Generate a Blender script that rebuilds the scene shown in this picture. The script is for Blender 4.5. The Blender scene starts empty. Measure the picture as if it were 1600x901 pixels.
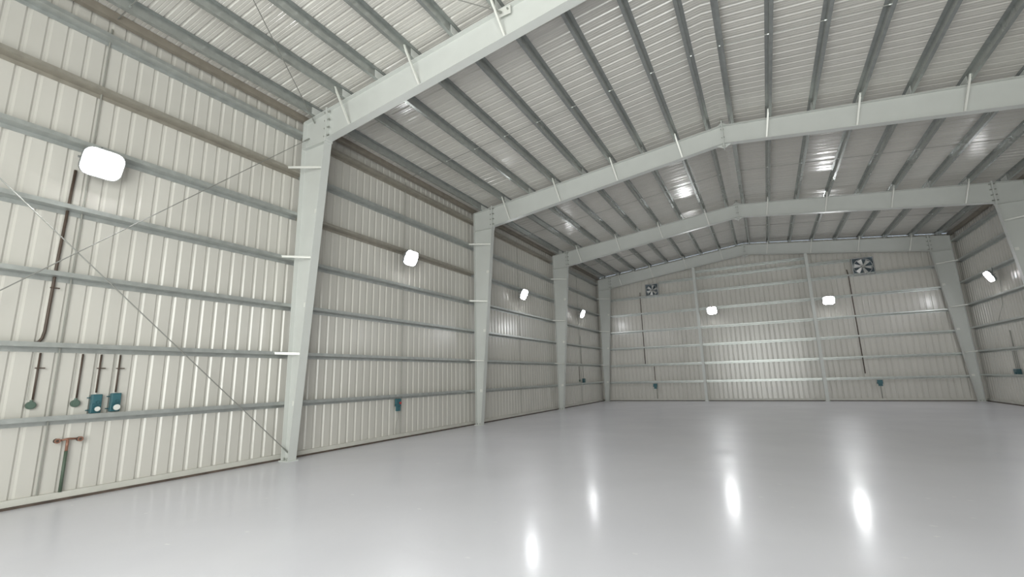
import bpy, math, random
from mathutils import Vector, Matrix
random.seed(7)
S = bpy.context.scene
# ------------------------------------------------------------------ camera, world, exposure
F_PX = 711.93
CAM = Vector((9.1823, 0.0, 1.6))
RIGHT = Vector((0.8754681, 0.48258078, -0.02591119))
UP = Vector((0.11511722, -0.15616573, 0.98099964))
FWD = Vector((-0.46936513, 0.86181672, 0.19227147))
cd = bpy.data.cameras.new('camera')
cd.sensor_width = 36.0
cd.lens = F_PX / 1600.0 * 36.0
cd.clip_start = 0.05
cd.clip_end = 200
cam = bpy.data.objects.new('camera', cd)
M4 = Matrix.Identity(4)
for i in range(3):
    M4[i][0] = RIGHT[i]; M4[i][1] = UP[i]; M4[i][2] = -FWD[i]; M4[i][3] = CAM[i]
cam.matrix_world = M4
S.collection.objects.link(cam)
S.camera = cam
S.view_settings.view_transform = 'Standard'
S.view_settings.look = 'None'
S.view_settings.gamma = 1.0
S.view_settings.use_curve_mapping = False
S.view_settings.exposure = 0.06
LAMP = 90.0          # radiance of a floodlight lens
DAY = 1200.0           # watts of daylight through the open roller door behind the camera
wd = bpy.data.worlds.new('world'); S.world = wd; wd.use_nodes = True
wd.node_tree.nodes['Background'].inputs[0].default_value = (0.72, 0.85, 1.0, 1)
wd.node_tree.nodes['Background'].inputs[1].default_value = 1.0
ld = bpy.data.lights.new('door_daylight', 'AREA')
ld.shape = 'RECTANGLE'; ld.size = 8.4; ld.size_y = 5.9; ld.energy = DAY; ld.color = (0.98, 1.0, 0.93)
lo = bpy.data.objects.new('door_daylight', ld); S.collection.objects.link(lo)
lo.location = (8.6, -3.3, 3.05)
lo.rotation_euler = (Vector((0, 1, 0))).to_track_quat('-Z', 'Z').to_euler()

# ------------------------------------------------------------------ dimensions
W = 17.67                      # between the outer flanges of the columns
XR = 8.835                     # ridge
H0 = 7.827                     # rafter top at the outer flange
SL = 0.1105                    # roof slope
FY = [6.58, 14.02, 21.48, 28.91]   # portal frame centre lines
Y0, Y1 = -3.1, 29.21           # inner faces of the front and back sheeting
SH = 0.2                       # girt depth
def zr(x):                     # rafter top / purlin underside
    return H0 + SL * (x if x <= XR else W - x)
BAYS = [(-0.86, 6.58), (6.58, 14.02), (14.02, 21.48), (21.48, 28.91)]
GZ = [1.16, 2.22, 3.29, 4.36, 5.45, 6.49, 7.50]

# ------------------------------------------------------------------ materials
def mat(name, col, rough=0.5, metal=0.0, spec=0.5, var=0.0, vscale=3.0, bump=0.0, bscale=2.0,
        coat=0.0, emit=None, estr=0.0, stretch=(1, 1, 1), rvar=0.0, rscale=2.0):
    m = bpy.data.materials.new(name); m.use_nodes = True
    nt = m.node_tree; b = nt.nodes['Principled BSDF']
    b.inputs['Base Color'].default_value = (*col, 1)
    b.inputs['Roughness'].default_value = rough
    b.inputs['Metallic'].default_value = metal
    b.inputs['Specular IOR Level'].default_value = spec
    b.inputs['Coat Weight'].default_value = coat
    b.inputs['Coat Roughness'].default_value = 0.15
    if emit:
        b.inputs['Emission Color'].default_value = (*emit, 1)
        b.inputs['Emission Strength'].default_value = estr
    if var or bump or rvar:
        tc = nt.nodes.new('ShaderNodeTexCoord'); mp = nt.nodes.new('ShaderNodeMapping')
        mp.inputs['Scale'].default_value = stretch
        nt.links.new(tc.outputs['Object'], mp.inputs['Vector'])
    if var:
        n = nt.nodes.new('ShaderNodeTexNoise'); n.inputs['Scale'].default_value = vscale
        n.inputs['Detail'].default_value = 4
        nt.links.new(mp.outputs[0], n.inputs['Vector'])
        r = nt.nodes.new('ShaderNodeMapRange')
        r.inputs['From Min'].default_value = 0.3; r.inputs['From Max'].default_value = 0.7
        r.inputs['To Min'].default_value = 1 - var; r.inputs['To Max'].default_value = 1 + var
        nt.links.new(n.outputs['Fac'], r.inputs['Value'])
        x = nt.nodes.new('ShaderNodeVectorMath'); x.operation = 'SCALE'
        x.inputs[0].default_value = col
        nt.links.new(r.outputs[0], x.inputs['Scale'])
        nt.links.new(x.outputs[0], b.inputs['Base Color'])
    if rvar:
        n = nt.nodes.new('ShaderNodeTexNoise'); n.inputs['Scale'].default_value = rscale
        nt.links.new(mp.outputs[0], n.inputs['Vector'])
        r = nt.nodes.new('ShaderNodeMapRange')
        r.inputs['From Min'].default_value = 0.35; r.inputs['From Max'].default_value = 0.65
        r.inputs['To Min'].default_value = rough - rvar; r.inputs['To Max'].default_value = rough + rvar
        nt.links.new(n.outputs['Fac'], r.inputs['Value'])
        nt.links.new(r.outputs[0], b.inputs['Roughness'])
    if bump:
        n = nt.nodes.new('ShaderNodeTexNoise'); n.inputs['Scale'].default_value = bscale
        n.inputs['Detail'].default_value = 2
        nt.links.new(mp.outputs[0], n.inputs['Vector'])
        bp = nt.nodes.new('ShaderNodeBump'); bp.inputs['Strength'].default_value = 1.0
        bp.inputs['Distance'].default_value = bump
        nt.links.new(n.outputs['Fac'], bp.inputs['Height'])
        nt.links.new(bp.outputs[0], b.inputs['Normal'])
    return m
WALLC = mat('white_wall_sheet', (0.61, 0.59, 0.545), 0.25, spec=0.6, coat=0.2, var=0.03, vscale=0.8, bump=0.005, bscale=1.2, stretch=(2, 2, 0.25))
ROOFC = mat('white_roof_sheet', (0.60, 0.58, 0.54), 0.20, spec=1.0, coat=0.4, var=0.04, vscale=0.8, bump=0.022, bscale=1.0, stretch=(0.5, 3.2, 1))
FRAME = mat('grey_frame_paint', (0.62, 0.635, 0.61), 0.36, spec=0.5, var=0.02, vscale=2.5)
GALV = mat('galvanised_steel', (0.47, 0.49, 0.475), 0.34, metal=0.55, var=0.10, vscale=7, bump=0.002, bscale=3)
GALVR = mat('dull_galvanised_steel', (0.39, 0.41, 0.395), 0.27, metal=0.65, var=0.10, vscale=7, bump=0.002, bscale=3)
GALVB = mat('warm_galvanised_steel', (0.40, 0.375, 0.325), 0.42, metal=0.5, var=0.10, vscale=7, bump=0.002, bscale=3)
BROWNZ = mat('dull_brown_strut_steel', (0.34, 0.305, 0.255), 0.5, metal=0.3, var=0.10, vscale=5)
RODM = mat('brace_rod_steel', (0.30, 0.30, 0.28), 0.5, metal=0.4)
BOLTM = mat('bolt_steel', (0.36, 0.37, 0.34), 0.45, metal=0.5)
WHITEB = mat('pale_brace_steel', (0.78, 0.78, 0.74), 0.35, metal=0.2)
DARKB = mat('dark_floor_joint', (0.10, 0.075, 0.06), 0.8, var=0.3, vscale=6)
BASEC = mat('pale_base_channel', (0.60, 0.59, 0.54), 0.4, var=0.06, vscale=4)
HOUS = mat('lamp_housing_grey', (0.25, 0.26, 0.26), 0.5, metal=0.3)
LENS = mat('lamp_lens', (1, 1, 1), 0.4, emit=(0.97, 0.985, 1.0), estr=LAMP)
CONDB = mat('dark_brown_conduit', (0.085, 0.06, 0.045), 0.45, var=0.2, vscale=8)
CONDG = mat('grey_conduit', (0.32, 0.32, 0.29), 0.5)
TEAL = mat('teal_plastic', (0.04, 0.13, 0.155), 0.4)
TEALD = mat('dark_teal_plastic', (0.03, 0.10, 0.12), 0.4)
GREEND = mat('grey_green_plastic', (0.10, 0.15, 0.12), 0.45)
WHITEP = mat('white_plastic', (0.80, 0.80, 0.76), 0.35)
REDP = mat('red_plastic', (0.42, 0.05, 0.05), 0.4)
COPPER = mat('copper_pipe', (0.33, 0.17, 0.12), 0.45, metal=0.4, var=0.15, vscale=20)
GREENP = mat('green_pipe', (0.085, 0.12, 0.085), 0.5)
FANM = mat('fan_steel', (0.62, 0.64, 0.66), 0.22, metal=0.9, bump=0.003, bscale=6)
BLADE = mat('bright_fan_blade', (0.78, 0.78, 0.76), 0.3, metal=0.35)
FAND = mat('fan_dark_back', (0.10, 0.13, 0.15), 0.3, metal=0.5)
CONCR = mat('grey_wall_cladding', (0.5, 0.5, 0.48), 0.6)

def floor_mat():
    m = bpy.data.materials.new('grey_epoxy_floor'); m.use_nodes = True
    nt = m.node_tree; b = nt.nodes['Principled BSDF']; L = nt.links.new
    tc = nt.nodes.new('ShaderNodeTexCoord')
    n1 = nt.nodes.new('ShaderNodeTexNoise'); n1.inputs['Scale'].default_value = 0.5; n1.inputs['Detail'].default_value = 5
    L(tc.outputs['Object'], n1.inputs['Vector'])
    cr = nt.nodes.new('ShaderNodeValToRGB')
    cr.color_ramp.elements[0].position = 0.3; cr.color_ramp.elements[0].color = (0.64, 0.635, 0.68, 1)
    cr.color_ramp.elements[1].position = 0.7; cr.color_ramp.elements[1].color = (0.69, 0.685, 0.73, 1)
    L(n1.outputs['Fac'], cr.inputs['Fac'])
    # pale scuffs
    mp = nt.nodes.new('ShaderNodeMapping'); mp.inputs['Scale'].default_value = (1.0, 1.7, 1)
    mp.inputs['Rotation'].default_value = (0, 0, 0.5)
    L(tc.outputs['Object'], mp.inputs['Vector'])
    v = nt.nodes.new('ShaderNodeTexVoronoi'); v.inputs['Scale'].default_value = 1.6
    L(mp.outputs[0], v.inputs['Vector'])
    n2 = nt.nodes.new('ShaderNodeTexNoise'); n2.inputs['Scale'].default_value = 14
    L(tc.outputs['Object'], n2.inputs['Vector'])
    ad = nt.nodes.new('ShaderNodeMath'); ad.operation = 'MULTIPLY_ADD'; ad.inputs[1].default_value = 0.12
    L(n2.outputs['Fac'], ad.inputs[0]); L(v.outputs['Distance'], ad.inputs[2])
    mr = nt.nodes.new('ShaderNodeMapRange'); mr.inputs['From Min'].default_value = 0.095; mr.inputs['From Max'].default_value = 0.125
    mr.inputs['To Min'].default_value = 0.5; mr.inputs['To Max'].default_value = 0.0
    L(ad.outputs[0], mr.inputs['Value'])
    mx = nt.nodes.new('ShaderNodeMix'); mx.data_type = 'RGBA'
    L(mr.outputs[0], mx.inputs['Factor']); L(cr.outputs['Color'], mx.inputs['A'])
    mx.inputs['B'].default_value = (0.88, 0.88, 0.88, 1)
    L(mx.outputs['Result'], b.inputs['Base Color'])
    n3 = nt.nodes.new('ShaderNodeTexNoise'); n3.inputs['Scale'].default_value = 0.9; n3.inputs['Detail'].default_value = 6
    L(tc.outputs['Object'], n3.inputs['Vector'])
    r = nt.nodes.new('ShaderNodeMapRange'); r.inputs['From Min'].default_value = 0.3; r.inputs['From Max'].default_value = 0.7
    r.inputs['To Min'].default_value = 0.30; r.inputs['To Max'].default_value = 0.42
    L(n3.outputs['Fac'], r.inputs['Value']); L(r.outputs[0], b.inputs['Roughness'])
    b.inputs['Specular IOR Level'].default_value = 0.45
    b.inputs['Coat Weight'].default_value = 0.28; b.inputs['Coat Roughness'].default_value = 0.15
    n4 = nt.nodes.new('ShaderNodeTexNoise'); n4.inputs['Scale'].default_value = 5; n4.inputs['Detail'].default_value = 3
    L(tc.outputs['Object'], n4.inputs['Vector'])
    bp = nt.nodes.new('ShaderNodeBump'); bp.inputs['Distance'].default_value = 0.003
    L(n4.outputs['Fac'], bp.inputs['Height']); L(bp.outputs[0], b.inputs['Normal'])
    return m
FLOORM = floor_mat()

# ------------------------------------------------------------------ mesh helpers
class MB:
    def __init__(s): s.v = []; s.f = []
    def loft(s, A, B, caps=True):
        """closed prism between two equally long point lists"""
        n = len(A); o = len(s.v)
        s.v += [tuple(p) for p in A] + [tuple(p) for p in B]
        for i in range(n):
            j = (i + 1) % n
            s.f.append((o + i, o + j, o + n + j, o + n + i))
        if caps:
            s.f.append(tuple(o + i for i in range(n))[::-1]); s.f.append(tuple(o + n + i for i in range(n)))
        return s
    def box(s, a, b):
        x0, y0, z0 = a; x1, y1, z1 = b
        A = [(x0, y0, z0), (x1, y0, z0), (x1, y1, z0), (x0, y1, z0)]
        B = [(x, y, z1) for x, y, z in A]
        return s.loft(A, B)
    def bar(s, p, q, w, t, side=Vector((0, 0, 1))):
        """rectangular bar from p to q, w along side, t across"""
        p = Vector(p); q = Vector(q); d = (q - p).normalized()
        c = d.cross(Vector(side)).normalized(); e = c.cross(d).normalized()
        R = [e * w / 2 + c * t / 2, e * w / 2 - c * t / 2, -e * w / 2 - c * t / 2, -e * w / 2 + c * t / 2]
        return s.loft([p + r for r in R], [q + r for r in R])
    def tube(s, pts, r, n=8):
        pts = [Vector(p) for p in pts]; rings = []
        up = None
        for i, p in enumerate(pts):
            d = ((pts[i + 1] - p) if i < len(pts) - 1 else (p - pts[i - 1])).normalized()
            if 0 < i < len(pts) - 1: d = ((pts[i + 1] - p).normalized() + (p - pts[i - 1]).normalized()).normalized()
            if up is None:
                up = Vector((0, 0, 1)) if abs(d.z) < 0.9 else Vector((1, 0, 0))
            a = d.cross(up).normalized(); b = a.cross(d).normalized(); up = b
            rr = r[i] if isinstance(r, (list, tuple)) else r
            rings.append([p + (a * math.cos(t) + b * math.sin(t)) * rr for t in [2 * math.pi * k / n for k in range(n)]])
        o = len(s.v)
        for R in rings: s.v += [tuple(x) for x in R]
        for i in range(len(rings) - 1):
            for k in range(n):
                j = (k + 1) % n
                s.f.append((o + i * n + k, o + i * n + j, o + (i + 1) * n + j, o + (i + 1) * n + k))
        s.f.append(tuple(o + k for k in range(n))[::-1])
        s.f.append(tuple(o + (len(rings) - 1) * n + k for k in range(n)))
        return s
    def ring(s, c, axis, r0, r1, h, n=24):
        """annular ring around axis"""
        c = Vector(c); ax = Vector(axis).normalized()
        a = ax.orthogonal().normalized(); b = ax.cross(a); o = len(s.v)
        for k in range(n):
            t = 2 * math.pi * k / n; e = a * math.cos(t) + b * math.sin(t)
            s.v += [tuple(c + e * r0), tuple(c + e * r1), tuple(c + e * r1 + ax * h), tuple(c + e * r0 + ax * h)]
        for k in range(n):
            j = (k + 1) % n
            for m in range(4):
                q = (m + 1) % 4
                s.f.append((o + 4 * k + m, o + 4 * j + m, o + 4 * j + q, o + 4 * k + q))
        return s
    def build(s, name, m, parent=None, smooth=False, bevel=0.0):
        me = bpy.data.meshes.new(name); me.from_pydata(s.v, [], s.f); me.update()
        import bmesh
        bm = bmesh.new(); bm.from_mesh(me); bmesh.ops.recalc_face_normals(bm, faces=bm.faces[:])
        bm.to_mesh(me); bm.free()
        if smooth:
            for p in me.polygons: p.use_smooth = len(p.vertices) == 4
        me.materials.append(m)
        o = bpy.data.objects.new(name, me); S.collection.objects.link(o)
        if parent is not None:
            o.parent = parent
        if bevel:
            b = o.modifiers.new('bevel', 'BEVEL'); b.width = bevel; b.segments = 2; b.limit_method = 'ANGLE'
        return o
def tag(o, label, cat, group=None):
    o['label'] = label; o['category'] = cat
    if group: o['group'] = group
    return o
def struct(o):
    o['kind'] = 'structure'; return o
def empty(name, loc, label, cat, group=None):
    o = bpy.data.objects.new(name, None); S.collection.objects.link(o); o.location = loc
    o.empty_display_size = 0.2
    return tag(o, label, cat, group)
def sub(mb, name, m, parent, org, **k):
    """build a part given in world coordinates under an empty (or its child) standing at org"""
    org = Vector(org)
    mb.v = [tuple(Vector(v) - org) for v in mb.v]
    return mb.build(name, m, parent, **k)

# ------------------------------------------------------------------ floor, walls, roof
m = MB().box((-0.30, Y0 - 0.15, -0.2), (W + 0.30, Y1 + 0.15, 0)); struct(m.build('floor', FLOORM))

def ribs(a, b, start, pitch=0.2435, gw=0.080, sd=0.025, dep=0.021, minor=0.0):
    """profile stations (position, outward depth) of box-ribbed sheet seen from inside"""
    P = [(a, 0.0)]
    k = math.ceil((a + 0.05 - start) / pitch); c = start + k * pitch
    while c < b - 0.05:
        h = gw / 2
        P += [(c - h, 0.0), (c - h + sd, dep), (c + h - sd, dep), (c + h, 0.0)]
        if minor and c + pitch < b:
            for f in (0.38, 0.62):
                q = c + pitch * f
                P += [(q - 0.010, 0.0), (q, minor), (q + 0.010, 0.0)]
        c += pitch
    P.append((b, 0.0))
    return P
def sheet_wall_x(x_in, outward, name, ya, yb):
    P = ribs(ya, yb, 2.54); m = MB(); n = len(P)
    def prof(z): return [(x_in + outward * d, y, z) for y, d in P] + [(x_in + outward * 0.06, yb, z), (x_in + outward * 0.06, ya, z)]
    m.loft(prof(0.03), prof(zr(0) + SH - 0.02)); return struct(m.build(name, WALLC))
sheet_wall_x(-SH, -1, 'wall_left', Y0, Y1)
sheet_wall_x(W + SH, 1, 'wall_right', Y0, Y1)
P = ribs(-SH, W + SH, 0.05)
def prof(f): return [(x, Y1 + d, f(x)) for x, d in P] + [(W + SH, Y1 + 0.06, f(W + SH)), (XR, Y1 + 0.06, f(XR)), (-SH, Y1 + 0.06, f(-SH))]
k = next(i for i, (x, d) in enumerate(P) if x > XR); P.insert(k, (XR, P[k][1]))
struct(MB().loft(prof(lambda x: 0.03), prof(lambda x: zr(x) + SH - 0.02)).build('wall_back', WALLC))
# front wall with a roller-door opening behind the camera
m = MB(); yf = Y0
for xa, xb, za, zb in ((-SH, 4.3, 0, 7.9), (12.9, W + SH, 0, 7.9), (4.3, 12.9, 6.1, 7.9)):
    m.box((xa, yf - 0.1, za), (xb, yf, zb))
m.loft([(-SH, yf, 7.9), (W + SH, yf, 7.9), (XR, yf, zr(XR) + SH)], [(-SH, yf - .1, 7.9), (W + SH, yf - .1, 7.9), (XR, yf - .1, zr(XR) + SH)])
struct(m.build('wall_front', WALLC))
# roof sheeting: two slopes, ribs running from eave to ridge
P = ribs(Y0, Y1 + 0.06, 0.02, pitch=0.25, gw=0.055, sd=0.018, minor=0.006)
m = MB(); 
def slope(x, extra=0): return [(x, y, zr(x) + SH + d + extra) for y, d in P] + [(x, Y1 + .06, zr(x) + SH + 0.08), (x, Y0, zr(x) + SH + 0.08)]
m.loft(slope(-0.30), slope(XR)); m.loft(slope(XR), slope(W + 0.30))
struct(m.build('ceiling', ROOFC))
# base channels and the dark joint on the floor
def baseb(name, a, b, m_): return struct(MB().box(a, b).build(name, m_))
baseb('baseboard_left', (-SH, Y0, 0.035), (-SH + 0.055, Y1, 0.125), BASEC)
baseb('baseboard_right', (W + SH - 0.055, Y0, 0.035), (W + SH, Y1, 0.125), BASEC)
baseb('baseboard_back', (-SH, Y1 - 0.055, 0.035), (W + SH, Y1, 0.125), BASEC)
baseb('trim_1', (-SH - 0.06, Y0, 0.0), (-SH + 0.075, Y1, 0.034), DARKB)
baseb('trim_2', (W + SH - 0.075, Y0, 0.0), (W + SH + 0.06, Y1, 0.034), DARKB)
baseb('trim_3', (-SH, Y1 - 0.075, 0.0), (W + SH, Y1 + 0.06, 0.034), DARKB)

# ------------------------------------------------------------------ portal frames
FW = 0.20; FT = 0.014; WT = 0.010
KX, KZ = 0.805, 7.17          # inner corner of the knee
BX = 0.225                      # column depth at the base
RB = 8.235                     # rafter underside at the ridge
def xcol(z): return BX + (KX - BX) * min(z, KZ) / KZ
def zbot(x):
    t = x if x <= XR else W - x
    return KZ + (RB - KZ) * (t - KX) / (XR - KX)
PUR_L = [0.42, 1.44, 2.45, 3.46, 4.48, 5.50, 6.51, 7.54, 8.46]
PUR_R = [9.10, 10.05, 11.07, 12.10, 13.13, 14.16, 15.19, 16.22, 17.22]
def portal_frame(i, yc, label):
    O = Vector((XR, yc, 0)); root = empty('portal_frame', O, label, 'steel frame', 'portal frames of the hall')
    for sgn in (1, -1):
        X = (lambda x: x) if sgn == 1 else (lambda x: W - x)
        c = MB()
        def plate(pts, h0, h1):   # polygon in the x-z plane extruded in y
            c.loft([(X(x), yc + h0, z) for x, z in pts], [(X(x), yc + h1, z) for x, z in pts])
        plate([(0, .02), (FT, .02), (FT, zr(0) - .005), (0, zr(0) - .005)], -FW / 2, FW / 2)
        plate([(FT, .02), (BX - FT, .02), (KX - FT, KZ), (KX - .02, zr(KX) - FT), (FT, zr(0) - FT)], -WT / 2, WT / 2)
        plate([(BX - FT, .02), (BX, .02), (KX, KZ - .04), (KX - FT, KZ - .04)], -FW / 2, FW / 2)
        plate([(FT, zr(0) - FT), (KX - .02, zr(KX) - FT), (KX - .02, zr(KX)), (FT, zr(0))], -FW / 2, FW / 2)
        for s in (-1, 1):
            plate([(FT, KZ - .06), (KX - .02, KZ - .06), (KX - .02, KZ - .045), (FT, KZ - .045)], s * WT / 2, s * (FW / 2 - .004))
        col = sub(c, 'column', FRAME, root, O)
        b = MB(); xa, xb = sorted((X(-.03), X(BX + .04)))
        b.box((xa, yc - .13, 0), (xb, yc + .13, .022)); sub(b, 'base_plate', FRAME, col, O)
        for bx in (0.06, 0.165):
            for s in (-1, 1):
                b = MB().tube([(X(bx), yc + s * .07, .022), (X(bx), yc + s * .07, .075)], .014, 6); sub(b, 'anchor_bolt', BOLTM, col, O)
        # knee splice
        b = MB(); xa, xb = sorted((X(KX - .02), X(KX)))
        b.box((xa, yc - .105, KZ - .055), (xb, yc + .105, zr(KX) + .05)); sub(b, 'splice_plate', FRAME, col, O)
        r = MB(); c = r
        # rafter
        xs = [KX + .02, XR - .012]
        plate([(xs[0], zbot(xs[0]) + FT), (xs[1], zbot(xs[1]) + FT), (xs[1], zr(xs[1]) - FT), (xs[0], zr(xs[0]) - FT)], -WT / 2, WT / 2)
        plate([(xs[0], zbot(xs[0])), (xs[1], zbot(xs[1])), (xs[1], zbot(xs[1]) + FT), (xs[0], zbot(xs[0]) + FT)], -FW / 2, FW / 2)
        plate([(xs[0], zr(xs[0]) - FT), (xs[1], zr(xs[1]) - FT), (xs[1], zr(xs[1])), (xs[0], zr(xs[0]))], -FW / 2, FW / 2)
        raf = sub(r, 'rafter', FRAME, root, O)
        b = MB(); xa, xb = sorted((X(KX), X(KX + .02)))
        b.box((xa, yc - .105, KZ - .055), (xb, yc + .105, zr(KX) + .05)); sub(b, 'splice_plate', FRAME, raf, O)
        b = MB(); xa, xb = sorted((X(XR - .014), X(XR - .0005)))
        b.box((xa, yc - .125, RB - .14), (xb, yc + .125, zr(XR) + .13)); sub(b, 'ridge_plate', FRAME, raf, O)
        for zz, dz in ((RB - .13, .12), (zr(XR) + .12, -.11)):
            b = MB(); A = [(X(XR - .015), zz), (X(XR - .20), zz + dz - SL * .2 + (.0 if dz > 0 else 0)), (X(XR - .015), zz + dz)]
            b.loft([(x, yc - .005, z) for x, z in A], [(x, yc + .005, z) for x, z in A]); sub(b, 'gusset', FRAME, raf, O)
        if sgn == 1:
            for k in range(4):
                for s in (-1, 1):
                    z = RB - .08 + k * .27
                    sub(MB().tube([(XR - .045, yc + s * .06, z), (XR + .045, yc + s * .06, z)], .017, 6), 'bolt', BOLTM, raf, O)
        for k in range(4):
            for s in (-1, 1):
                z = KZ + .09 + k * .20
                sub(MB().tube([(X(KX - .085), yc + s * .064, z), (X(KX + .085), yc + s * .064, z)], .019, 6), 'bolt', BOLTM, raf, O)
        # cleats holding the purlins
        for x in (PUR_L if sgn == 1 else PUR_R):
            b = MB(); d = sgn
            b.box((x + d * .006 - .004, yc - .20, zr(x) + .002), (x + d * .006 + .004, yc + .20, zr(x) + .175))
            sub(b, 'purlin_cleat', FRAME, root, O)
        # flange braces: girt to inner flange, purlin to bottom flange
        for zi in (1, 3, 5):
            z = GZ[zi] + .03
            b = MB(); b.bar((X(-.02), yc - .42, z), (X(xcol(z) - .05), yc - .03, z - .02), .045, .006)
            b.bar((X(-.02), yc - .42, z + .02), (X(xcol(z) - .05), yc - .03, z), .006, .045)
            sub(b, 'flange_brace', WHITEB, root, O)
        for zi in (0, 2, 4):
            z = GZ[zi] + .02
            b = MB(); xq = xcol(z)
            xa, xb = sorted((X(xq - .16), X(xq - .05)))
            b.box((xa, yc - .03, z - .05), (xb, yc - WT / 2, z + .05)); sub(b, 'web_cleat', WHITEB, root, O)
        for x in ((1.44, 3.46, 5.50, 7.54) if sgn == 1 else (10.05, 12.10, 14.16, 16.22)):
            b = MB(); zb = zbot(x) + .03; zt = zr(x) + .10
            dx = .12 * sgn
            b.bar((x, yc - .42, zt), (x + dx, yc - .05, zb), .045, .006, Vector((1, 0, 0)))
            b.bar((x + sgn * .02, yc - .42, zt), (x + dx + sgn * .02, yc - .05, zb), .006, .045, Vector((1, 0, 0)))
            sub(b, 'flange_brace', WHITEB, root, O)
    return root
for i, (yc, lb) in enumerate(zip(FY, (
        'grey steel portal frame nearest the camera, its rafter leaving the photo at the top',
        'second grey steel portal frame from the camera, its ridge splice high above the floor',
        'third grey steel portal frame, just beyond the bluish bright roof patches',
        'farthest grey steel portal frame, standing against the back wall'))):
    portal_frame(i, yc, lb)

# wind posts of the back wall
for x, z2, lb in ((5.97, 7.78, 'left slim grey steel post against the back wall, right of the left fan'),
                  (11.74, 7.83, 'right slim grey steel post against the back wall, left of the right fan')):
    O = Vector((x, 28.93, 0)); r = empty('wind_post', O, lb, 'steel post', 'posts of the back wall')
    m = MB(); zt = zbot(x)
    m.box((x - .075, 28.84, .015), (x + .075, 28.85, zt)); m.box((x - .075, 28.99, .015), (x + .075, 29.0, zt)); m.box((x - .004, 28.85, .015), (x + .004, 28.99, zt))
    sub(m, 'post', FRAME, r, O)
    sub(MB().box((x - .12, 28.80, 0), (x + .12, 29.03, .02)), 'base_plate', FRAME, r, O)

# ------------------------------------------------------------------ girts
BAYN = ['in front of the nearest frame', 'between the first and second frames', 'between the second and third frames', 'between the third frame and the back corner']
BAYP = ['before the nearest frame', 'between first and second frames', 'between second and third frames', 'between third frame and back wall']
LEV = ['lowest', 'second lowest', 'third from the floor', 'middle', 'third from the top', 'second highest', 'highest']
T = 0.004; FL = 0.068
def zsec(x_in, out):
    """z section: inner flange up, outer flange down; out = direction to the sheet"""
    a = x_in; b = x_in + out * (SH - .004); t = out * T
    return [(a, 0), (a, FL), (a + t, FL), (a + t, T), (b, T), (b, -FL), (b - t, -FL), (b - t, 0)]
def girt_x(x_in, out, ya, yb, z, gm=None):
    sec = zsec(x_in, out); m = MB()
    m.loft([(x, ya, z + q) for x, q in sec], [(x, yb, z + q) for x, q in sec])
    return m.build('wall_girt', gm or GALV)
for b, (ya, yb) in enumerate(BAYS):
    for l, z in enumerate(GZ):
        o = girt_x(-.002, -1, ya + .001, yb - .001, z, GALVB if (b, l) in ((0, 5), (1, 6), (1, 4), (2, 6)) else GALV)
        tag(o, 'left wall galvanised girt, %s, %s' % (LEV[l], BAYP[b]), 'girt', 'girts of the left wall')
for b in (2, 3):
    ya, yb = BAYS[b]
    for l, z in enumerate(GZ):
        o = girt_x(W + .002, 1, ya + .001, yb - .001, z)
        tag(o, 'right wall galvanised girt, %s, %s' % (LEV[l], BAYP[b]), 'girt', 'girts of the right wall')
def girt_y(xa, xb, z):
    y = 29.003; m = MB()
    sec = [(y, 0), (y, FL), (y + T, FL), (y + T, T), (y + SH - .004, T), (y + SH - .004, -FL), (y + SH - .008, -FL), (y + SH - .008, 0)]
    m.loft([(xa, q[0], z + q[1]) for q in sec], [(xb, q[0], z + q[1]) for q in sec])
    return m.build('wall_girt', GALV)
SEG = [(0.02, 5.965, 'left of the left post'), (5.975, 11.735, 'between the two slim posts'), (11.745, W - 0.02, 'right of the right post')]
BZ = [1.12, 2.16, 3.22, 4.25, 5.34, 6.40, 7.22, 7.62]
BL = ['lowest', 'second lowest', 'third from the floor', 'fourth from the floor', 'fifth from the floor', 'sixth from the floor', 'seventh from the floor', 'topmost']
for s, (xa, xb, w) in enumerate(SEG):
    for l, z in enumerate(BZ):
        if l == 7 and s != 1: continue
        a, b = xa, xb
        if l == 6 and s == 0: a = 3.85
        if l == 6 and s == 2: b = 13.68
        o = girt_y(a, b, z)
        tag(o, 'thin galvanised girt on the back wall, %s, %s' % (BL[l], w), 'girt', 'girts of the back wall')
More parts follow.
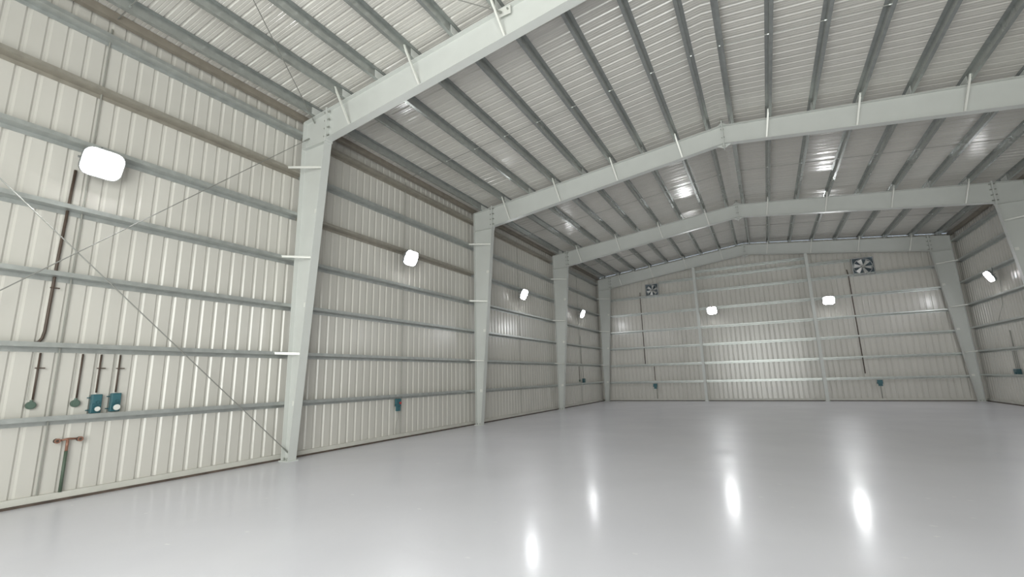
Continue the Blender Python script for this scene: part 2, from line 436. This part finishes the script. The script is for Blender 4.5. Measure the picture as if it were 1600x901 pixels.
# ------------------------------------------------------------------ purlins and eave struts
ORD = ['first', 'second', 'third', 'fourth', 'fifth', 'sixth', 'seventh', 'eighth', 'ninth']
def purlin(x, ya, yb, eave):
    z = zr(x) + .002; m = MB(); h = SH - .012; t = T; e = eave
    sx = SL if x < XR else -SL
    sec = [(0, 0), (e * FL, 0), (e * FL, .016), (e * (FL - t), .016), (e * (FL - t), t), (e * t, t), (e * t, h), (-e * FL, h), (-e * FL, h - t), (0, h - t)]
    sec = [(dx, q + sx * dx) for dx, q in sec]
    m.loft([(x + dx, ya, z + q) for dx, q in sec], [(x + dx, yb, z + q) for dx, q in sec])
    return m.build('roof_purlin', GALVR)
for b, (ya, yb) in enumerate(BAYS):
    if b == 3: yb = Y1 - .01
    for k, x in enumerate(PUR_L):
        tag(purlin(x, ya + .001, yb - .001, -1), 'left slope roof purlin, %s from the eave, %s' % (ORD[k], BAYP[b]), 'purlin', 'purlins of the left roof slope')
    for k, x in enumerate(PUR_R):
        tag(purlin(x, ya + .001, yb - .001, 1), 'right slope roof purlin, %s from the ridge, %s' % (ORD[k], BAYP[b]), 'purlin', 'purlins of the right roof slope')
    for s in (1, -1):
        X = (lambda x: x) if s == 1 else (lambda x: W - x)
        m = MB(); z = zr(0)
        sec = [(0, .03), (0, .18), (-.006, .18), (-.006, .036), (-.10, .036), (-.10, .03)]
        m.loft([(X(x - .002), ya + .001, z + q) for x, q in sec], [(X(x - .002), yb - .001, z + q) for x, q in sec])
        tag(m.build('eave_strut', BROWNZ), 'brownish eave strut atop the %s wall, %s' % ('left' if s == 1 else 'right', BAYP[b]), 'eave strut', 'eave struts of the hall')
# ------------------------------------------------------------------ sag rods
def mid(b): return (BAYS[b][0] + BAYS[b][1]) / 2 if b else 2.79
for b in range(4):
    y = mid(b)
    m = MB().tube([(-.165, y, .10), (-.165, y, zr(0) - .06)], .011 if b == 0 else .009, 6)
    tag(m.build('sag_rod', CONDG), 'thin upright sag rod through the left wall girts, %s' % BAYP[b], 'rod', 'sag rods of the left wall')
    for nm, xs, s in (('left', (-.0, 8.46), 1), ('right', (9.10, W), -1)):
        xa, xb = xs
        m = MB().tube([(xa, y, zr(xa) + .07), (xb, y, zr(xb) + .07)], .009, 6)
        o = m.build('sag_rod', RODM)
        for x in (PUR_L if s == 1 else PUR_R):
            q = MB().tube([(x - .03, y, zr(x) + .07 - .03 * SL * s), (x + .03, y, zr(x) + .07 + .03 * SL * s)], .016, 6)
            q.build('rod_nut', GALV, o)
        tag(o, 'thin sag rod across the %s slope purlins, %s' % (nm, BAYP[b]), 'rod', 'sag rods of the roof')
# ------------------------------------------------------------------ diagonal brace rods
def brace(p, q, lb, anchor=None):
    o = MB().tube([p, q], .009, 6).build('brace_rod', RODM); tag(o, lb, 'brace rod', 'diagonal brace rods of the nearest bay')
    for a, c in ((p, q), (q, p)):
        d = (Vector(c) - Vector(a)).normalized()
        MB().tube([Vector(a), Vector(a) + d * .16], .017, 8).build('turnbuckle', BOLTM, o)
brace((.10, 6.57, .17), (.10, -.86, 6.94), 'thin diagonal rod on the left wall, rising leftwards from the nearest column foot')
brace((.13, 6.57, 7.40), (.13, -.86, .18), 'thin diagonal rod on the left wall, falling leftwards from the nearest column top')
brace((.30, 6.57, 7.76), (5.60, -.86, 8.33), 'thin diagonal rod under the left roof slope, starting at the nearest knee')
brace((5.62, 6.43, 8.29), (.30, -.95, 7.72), 'thin diagonal rod under the left roof slope, anchored high on the nearest rafter')

# ------------------------------------------------------------------ floodlights
def flood(pos, face, label, hook=None, w=.50, h=.42, tilt=24, cat='floodlight'):
    """pos = lens centre, face = horizontal direction it shines to"""
    O = Vector(pos); r = empty('floodlight', O, label, cat, 'wall floodlights')
    f = Vector((face[0], face[1], 0)).normalized(); side = Vector((-f.y, f.x, 0))
    t = math.radians(tilt); d = (f * math.cos(t) - Vector((0, 0, math.sin(t)))).normalized(); u = side.cross(d).normalized()
    if u.z < 0: u = -u
    def B(m, c, a, b_, e):   # box centred c (in side,u,d) with half sizes
        P = [O + side * (c[0] + i * a) + u * (c[1] + j * b_) for i, j in ((-1, -1), (1, -1), (1, 1), (-1, 1))]
        m.loft([p + d * (c[2] - e) for p in P], [p + d * (c[2] + e) for p in P]); return m
    def RB_(m, c, a, b_, e, rad):
        P = []
        for i, j, t0 in ((1, 1, 0), (-1, 1, 90), (-1, -1, 180), (1, -1, 270)):
            for q in range(5):
                t = math.radians(t0 + q * 22.5)
                P.append(O + side * (i * (a - rad) + rad * math.cos(t)) + u * (j * (b_ - rad) + rad * math.sin(t)) + d * c)
        m.loft([p - d * e for p in P], [p + d * e for p in P]); return m
    m = RB_(MB(), -.045, w / 2 + .02, h / 2 + .02, .030, .13)
    for k in range(-4, 5): B(m, (k * w / 10, 0, -.09), .004, h / 2 - .02, .02)
    sub(m, 'housing', HOUS, r, O)
    sub(RB_(MB(), -.008, w / 2, h / 2, .006, .12), 'lens', LENS, r, O)
    m = MB()
    back = O - f * .13 + Vector((0, 0, .06)); hook = Vector((back.x, back.y, 0)) - f * (.03 if abs(f.x) > .5 else .068) + Vector((0, 0, 5.50 if abs(f.x) > .5 else 5.39))
    for s in (-1, 1):
        a = O + side * s * (w / 2 + .028) - d * .045
        m.bar(a, back + side * s * (w / 2 + .028), .03, .005)
    m.bar(back - side * (w / 2 + .03), back + side * (w / 2 + .03), .03, .008)
    m.bar(back, hook, .03, .02)
    sub(m, 'bracket', HOUS, r, O)
    return r
LX = .16
flood((LX, 2.85, 5.16), (1, 0), 'large glaring floodlight on the left wall nearest the camera')
flood((LX, 10.27, 5.22), (1, 0), 'glaring floodlight on the left wall between the first and second frames')
flood((LX, 17.70, 5.20), (1, 0), 'glaring floodlight on the left wall above the bright sheet band')
flood((LX, 25.12, 5.14), (1, 0), 'smallest glaring floodlight on the left wall near the back corner')
flood((W - LX, 25.25, 5.13), (-1, 0), 'glaring floodlight on the right wall near the back corner')
for y, w_ in ((17.7, 'between the second and third frames'), (2.85, 'beside the camera')):  # unseen lamps added to light the hall from the right wall
    flood((W - LX, y, 5.2), (-1, 0), 'unseen floodlight on the right wall %s, added for light' % w_)
flood((6.76, 28.80, 5.15), (0, -1), 'left glaring floodlight on the back wall beside the left slim post')
flood((12.45, 28.80, 5.16), (0, -1), 'right glaring floodlight on the back wall beside the right slim post')

# ------------------------------------------------------------------ conduits and boxes on the left wall
XS = -SH + .030
def conduit(pts, label, r=.017, m_=None, clips=(), norm=(1, 0, 0), group='conduits on the walls'):
    o = MB().tube(pts, r, 8).build('conduit', m_ or CONDB, smooth=True); tag(o, label, 'conduit', group)
    n = Vector(norm); side = Vector((n.y, -n.x, 0))
    for c in clips:
        c = Vector(c); MB().bar(c - side * .07 + n * .012, c + side * .035 + n * .012, .016, .03).build('clip', m_ or CONDB, o)
    return o
conduit([(XS, 2.63, 5.05), (XS, 2.60, 3.6), (XS, 2.59, 2.46), (XS, 2.575, 2.36), (XS, 2.545, 2.30), (XS, 2.51, 2.285)],
        'long dark conduit running down the left wall from the nearest floodlight', .02, clips=[(XS, 2.60, 3.12)])
for y, z, z2, lb in ((2.585, 2.14, 1.468, 'short dark conduit dropping to the left round junction box'),
                 (3.07, 2.14, 1.468, 'short dark conduit dropping to the right round junction box'),
                 (3.30, 2.14, 1.54, 'short dark conduit dropping to the left teal socket box'),
                 (3.55, 2.14, 1.54, 'short dark conduit dropping to the right teal socket box')):
    o = conduit([(XS, y, z), (XS, y, z2)], lb, .013, clips=[(XS, y, 1.92)] if y != 3.07 else ())
    MB().tube([(XS - .01, y - .06, z), (XS - .01, y - .06, z2)], .0035, 6).build('shadow_line', CONDG, o)  # thin grey tube standing in for the conduit's shadow on the sheet
for y, z, lb in ((2.575, 1.39, 'left round grey-green junction box on the left wall, below its dark conduit'), (3.065, 1.39, 'right round grey-green junction box on the left wall, nearer the teal boxes')):
    O = Vector((-SH, y, z)); r = empty('junction_box', O, lb, 'junction box', 'round junction boxes')
    sub(MB().tube([(-SH + .002, y, z), (-SH + .05, y, z)], .055, 20), 'body', GREEND, r, O, smooth=True)
    sub(MB().tube([(-SH + .05, y, z), (-SH + .060, y, z)], .043, 20), 'cover', GREEND, r, O, smooth=True)
    sub(MB().tube([(XS, y, z + .045), (XS, y, z + .075)], .019, 10), 'gland', GREEND, r, O)
def socket_box(y, z, lb, dial=.045):
    O = Vector((-SH, y, z)); r = empty('socket_box', O, lb, 'socket box', 'teal socket boxes')
    x0 = -SH + .004
    sub(MB().box((x0, y - .065, z - .145), (x0 + .075, y + .065, z + .145)), 'body', TEAL, r, O, bevel=.008)
    sub(MB().box((x0 + .0755, y - .055, z + .0), (x0 + .088, y + .055, z + .13)), 'cover', TEAL, r, O, bevel=.004)
    sub(MB().tube([(x0 + .076, y + .005, z - .07), (x0 + .11, y + .005, z - .078)], [dial + .008, dial + .004], 20), 'socket_ring', TEAL, r, O, smooth=True)
    sub(MB().tube([(x0 + .111, y + .005, z - .078), (x0 + .122, y + .005, z - .08)], dial, 20), 'socket_cap', WHITEP, r, O, smooth=True)
    sub(MB().ring((x0 + .0885, y + .01, z + .02), (1, 0, 0), .018, .028, .006), 'switch_dial', TEALD, r, O)
    for k in (-1, 1):
        sub(MB().box((x0, y - .105, z + k * .095 - .008), (x0 + .012, y - .0655, z + k * .095 + .008)), 'mounting_lug', TEALD, r, O)
    return r
socket_box(3.31, 1.37, 'left teal socket box on the left wall, its white cap smaller', .036)
socket_box(3.555, 1.38, 'right teal socket box on the left wall, its white cap larger', .046)
# copper tee outlet
O = Vector((-.13, 3.04, .12)); r = empty('tee_pipe', O, 'copper and green tee pipe with two dark outlets, low on the left wall', 'pipe')
xp = -.14
sub(MB().tube([(xp, 3.035, .126), (xp, 3.035, .70)], .022, 10), 'riser', GREENP, r, O, smooth=True)
st = sub(MB().tube([(xp, 3.035, .70), (xp, 3.035, .875)], .019, 10), 'copper_stem', COPPER, r, O, smooth=True)
sub(MB().tube([(xp, 2.93, .855), (xp, 3.035, .875), (xp, 3.15, .865)], .015, 10), 'copper_arm', COPPER, r, O, smooth=True)
for y in (2.905, 3.165):
    sub(MB().tube([(xp - .01, y, .86), (xp + .05, y, .86)], .034, 14), 'outlet', DARKB, r, O, smooth=True)
    sub(MB().ring((xp + .05, y, .86), (1, 0, 0), .020, .036, .008), 'outlet_rim', COPPER, r, O)
# teal box under the lowest girt of the second bay
def hang_box(P, n, lb, w=.085, h=.155, cable=True, red=True):
    """box centred P (world), facing n, with a cable drooping to the floor"""
    P = Vector(P); n = Vector(n); s = Vector((-n.y, n.x, 0)); O = P
    r = empty('socket_box', O, lb, 'socket box', 'teal socket boxes')
    def B(m, a, b_, c, d, e, f_):
        Q = [P + s * i + Vector((0, 0, j)) for i, j in ((a, c), (b_, c), (b_, d), (a, d))]
        m.loft([q + n * e for q in Q], [q + n * f_ for q in Q]); return m
    sub(B(MB(), -w, w, -h * .25, h, -.04, .04), 'body', TEAL, r, O, bevel=.008)
    sub(B(MB(), -w * .72, w * .8, -h, -h * .25 - .001, -.03, .035), 'lower_cover', TEAL, r, O, bevel=.008)
    sub(B(MB(), -w - .03, -w - .0005, -.02, .02, -.01, .01), 'mounting_lug', TEALD, r, O)
    if red:
        sub(MB().tube([P + s * w * .45 + Vector((0, 0, .05)) + n * .041, P + s * w * .45 + Vector((0, 0, .05)) + n * .07], .036, 14), 'red_switch', REDP, r, O, smooth=True)
    return r
hang_box((-.13, 10.13, .93), (1, 0, 0), 'teal socket box with a red switch under the lowest left wall girt', w=.09, h=.17)
def cable(pts, lb): return tag(MB().tube(pts, .007, 6).build('cable', CONDG, smooth=True), lb, 'cable')
cable([(-.13, 10.14, .76), (-.135, 10.15, .60), (-.145, 10.10, .45), (-.15, 10.07, .28), (-.15, 10.08, .126)], 'thin grey cable hanging below the teal box with the red switch')
# back end of the left wall
conduit([(XS, 25.35, 3.9), (XS, 25.36, 2.30)], 'thin conduit on the left wall below the farthest left floodlight', .014, m_=CONDG)
conduit([(XS, 24.93, 2.14), (XS, 24.93, 1.40)], 'thin conduit dropping to the small round box near the left back corner', .014)
conduit([(XS, 25.54, 2.14), (XS, 25.54, 1.47)], 'thin conduit dropping to the dark box near the left back corner', .012, m_=CONDG)
O = Vector((-SH, 24.93, 1.34)); r = empty('junction_box', O, 'small round dark junction box near the left back corner', 'junction box', 'round junction boxes')
sub(MB().tube([(-SH + .002, 24.93, 1.34), (-SH + .06, 24.93, 1.34)], .06, 16), 'body', GREEND, r, O)
sub(MB().tube([(XS, 24.93, 1.38), (XS, 24.93, 1.42)], .019, 8), 'gland', GREEND, r, O)
def small_box(P, n, lb, w, h, dep=.09):
    P = Vector(P); n = Vector(n); s = Vector((-n.y, n.x, 0)); r = empty('socket_box', P, lb, 'socket box', 'teal socket boxes')
    def B(a, b_, c, d, e, f_):
        m = MB(); Q = [P + s * i + Vector((0, 0, j)) for i, j in ((a, c), (b_, c), (b_, d), (a, d))]
        m.loft([q + n * e for q in Q], [q + n * f_ for q in Q]); return m
    sub(B(-w, w, -h, h, 0, dep), 'body', TEALD, r, P, bevel=.008)
    sub(B(-w * .8, w * .8, 0, h * .85, dep + .001, dep + .012), 'cover', TEALD, r, P)
    sub(MB().tube([P + n * (dep + .001) - Vector((0, 0, h * .5)), P + n * (dep + .03) - Vector((0, 0, h * .5))], w * .45, 14), 'socket_ring', TEAL, r, P)
    return r
small_box((-SH + .004, 25.54, 1.30), (1, 0, 0), 'dark teal socket box near the left back corner, beside the small round box', .13, .16)
# right wall
XW = W + SH - .03
small_box((W + SH - .004, 25.55, 1.30), (-1, 0, 0), 'dark teal socket box low on the right wall under three conduits', .17, .13, .12)
for k, y in enumerate((25.40, 25.55, 25.70)):
    conduit([(XW, y, 2.14), (XW, y, 1.44)], '%s of three thin conduits above the right wall socket box' % ('rightmost', 'middle', 'leftmost')[k], .012, m_=CONDG, norm=(-1, 0, 0))
conduit([(XW, 25.5, 2.95), (XW, 25.5, 2.30)], 'short conduit on the right wall between second and third girts', .016, m_=CONDG, norm=(-1, 0, 0))
conduit([(XW, 25.3, 4.95), (XW, 25.6, 4.0), (XW, 26.3, 3.4)], 'thin slack cable below the right wall floodlight', .008, m_=CONDG, norm=(-1, 0, 0))
# back wall
YW = Y1 - .03
conduit([(2.62, YW, 6.75), (2.60, YW, 6.35), (2.60, YW, 2.22)], 'dark conduit running down the back wall from the left fan', .022, norm=(0, -1, 0))
conduit([(3.12, YW, 2.08), (3.12, YW, 1.22)], 'short dark conduit above the left back wall socket box', .018, norm=(0, -1, 0))
conduit([(13.48, YW, 6.75), (13.52, YW, 6.35), (13.52, YW, 1.36)], 'dark conduit running down the back wall from the right fan', .022, norm=(0, -1, 0))
for x, lb in ((3.13, 'left teal socket box under the lowest back wall girt'), (14.02, 'right teal socket box under the lowest back wall girt')):
    hang_box((x, 29.0, .88), (0, -1, 0), lb, w=.11, h=.15, red=False)
    conduit([(x + .03, YW, .72), (x + .03, YW, .126)], 'thin grey pipe from the %s back wall socket box to the floor' % lb.split()[0], .018, m_=CONDG, norm=(0, -1, 0))

# ------------------------------------------------------------------ exhaust fans in the back wall
def fan(x, z, w, label, twist):
    y = 28.98; O = Vector((x, y, z)); r = empty('exhaust_fan', O, label, 'exhaust fan', 'exhaust fans of the back wall')
    h = w / 2; t = .035
    m = MB()
    m.box((x - h, y - .06, z - h), (x - h + t, y + .20, z + h)); m.box((x + h - t, y - .06, z - h), (x + h, y + .20, z + h))
    m.box((x - h + t, y - .06, z - h), (x + h - t, y + .20, z - h + t)); m.box((x - h + t, y - .06, z + h - t), (x + h - t, y + .20, z + h))
    sub(m, 'housing', FANM, r, O)
    sub(MB().box((x - h + t, y + .185, z - h + t), (x + h - t, y + .195, z + h - t)), 'shutter', FAND, r, O)
    sub(MB().ring((x, y - .02, z), (0, 1, 0), h * .84, h * .90, .10, 32), 'venturi_ring', FANM, r, O)
    R = h * .80
    for k in range(6):
        a = twist + k * math.pi / 3; e = Vector((math.cos(a), 0, math.sin(a))); q = Vector((-math.sin(a), 0, math.cos(a)))
        m = MB(); c = O + Vector((0, .05, 0)); dy = Vector((0, 1, 0))
        A = [c + e * R * .2 + q * R * .10 + dy * .03, c + e * R * .2 - q * R * .10 - dy * .03]
        B = [c + e * R + q * R * .33 + dy * .05, c + e * R - q * R * .22 - dy * .06]
        th = dy * .006
        m.loft([A[0] - th, A[0] + th, A[1] + th, A[1] - th], [B[0] - th, B[0] + th, B[1] + th, B[1] - th])
        sub(m, 'blade', BLADE, r, O)
    sub(MB().tube([(x, y - .04, z), (x, y + .12, z)], [R * .15, R * .24], 16), 'hub', BOLTM, r, O, smooth=True)
    m = MB()
    m.bar((x - h + t, y + .135, z), (x + h - t, y + .135, z), .03, .01)
    m.bar((x, y + .135, z - h + t), (x, y + .135, z + h - t), .03, .01, Vector((1, 0, 0)))
    sub(m, 'motor_support', FANM, r, O)
    return r
fan(3.42, 6.78, .78, 'smaller-looking square exhaust fan high on the back wall, left of the left post', .3)
fan(14.16, 6.80, .92, 'larger-looking square exhaust fan high on the back wall, right of the right post', .8)
# pipe supports beside the fans and a clamp on the nearest rafter
O = Vector((5.66, 6.42, 8.36)); r = empty('rafter_clamp', O, 'pale bolted clamp at the top of the nearest rafter', 'clamp')
sub(MB().box((5.52, 6.47, 8.25), (5.78, 6.485, 8.42)), 'plate', WHITEB, r, O)
for x in (5.57, 5.73): sub(MB().tube([(x, 6.43, 8.34), (x, 6.49, 8.34)], .018, 6), 'bolt', BOLTM, r, O)
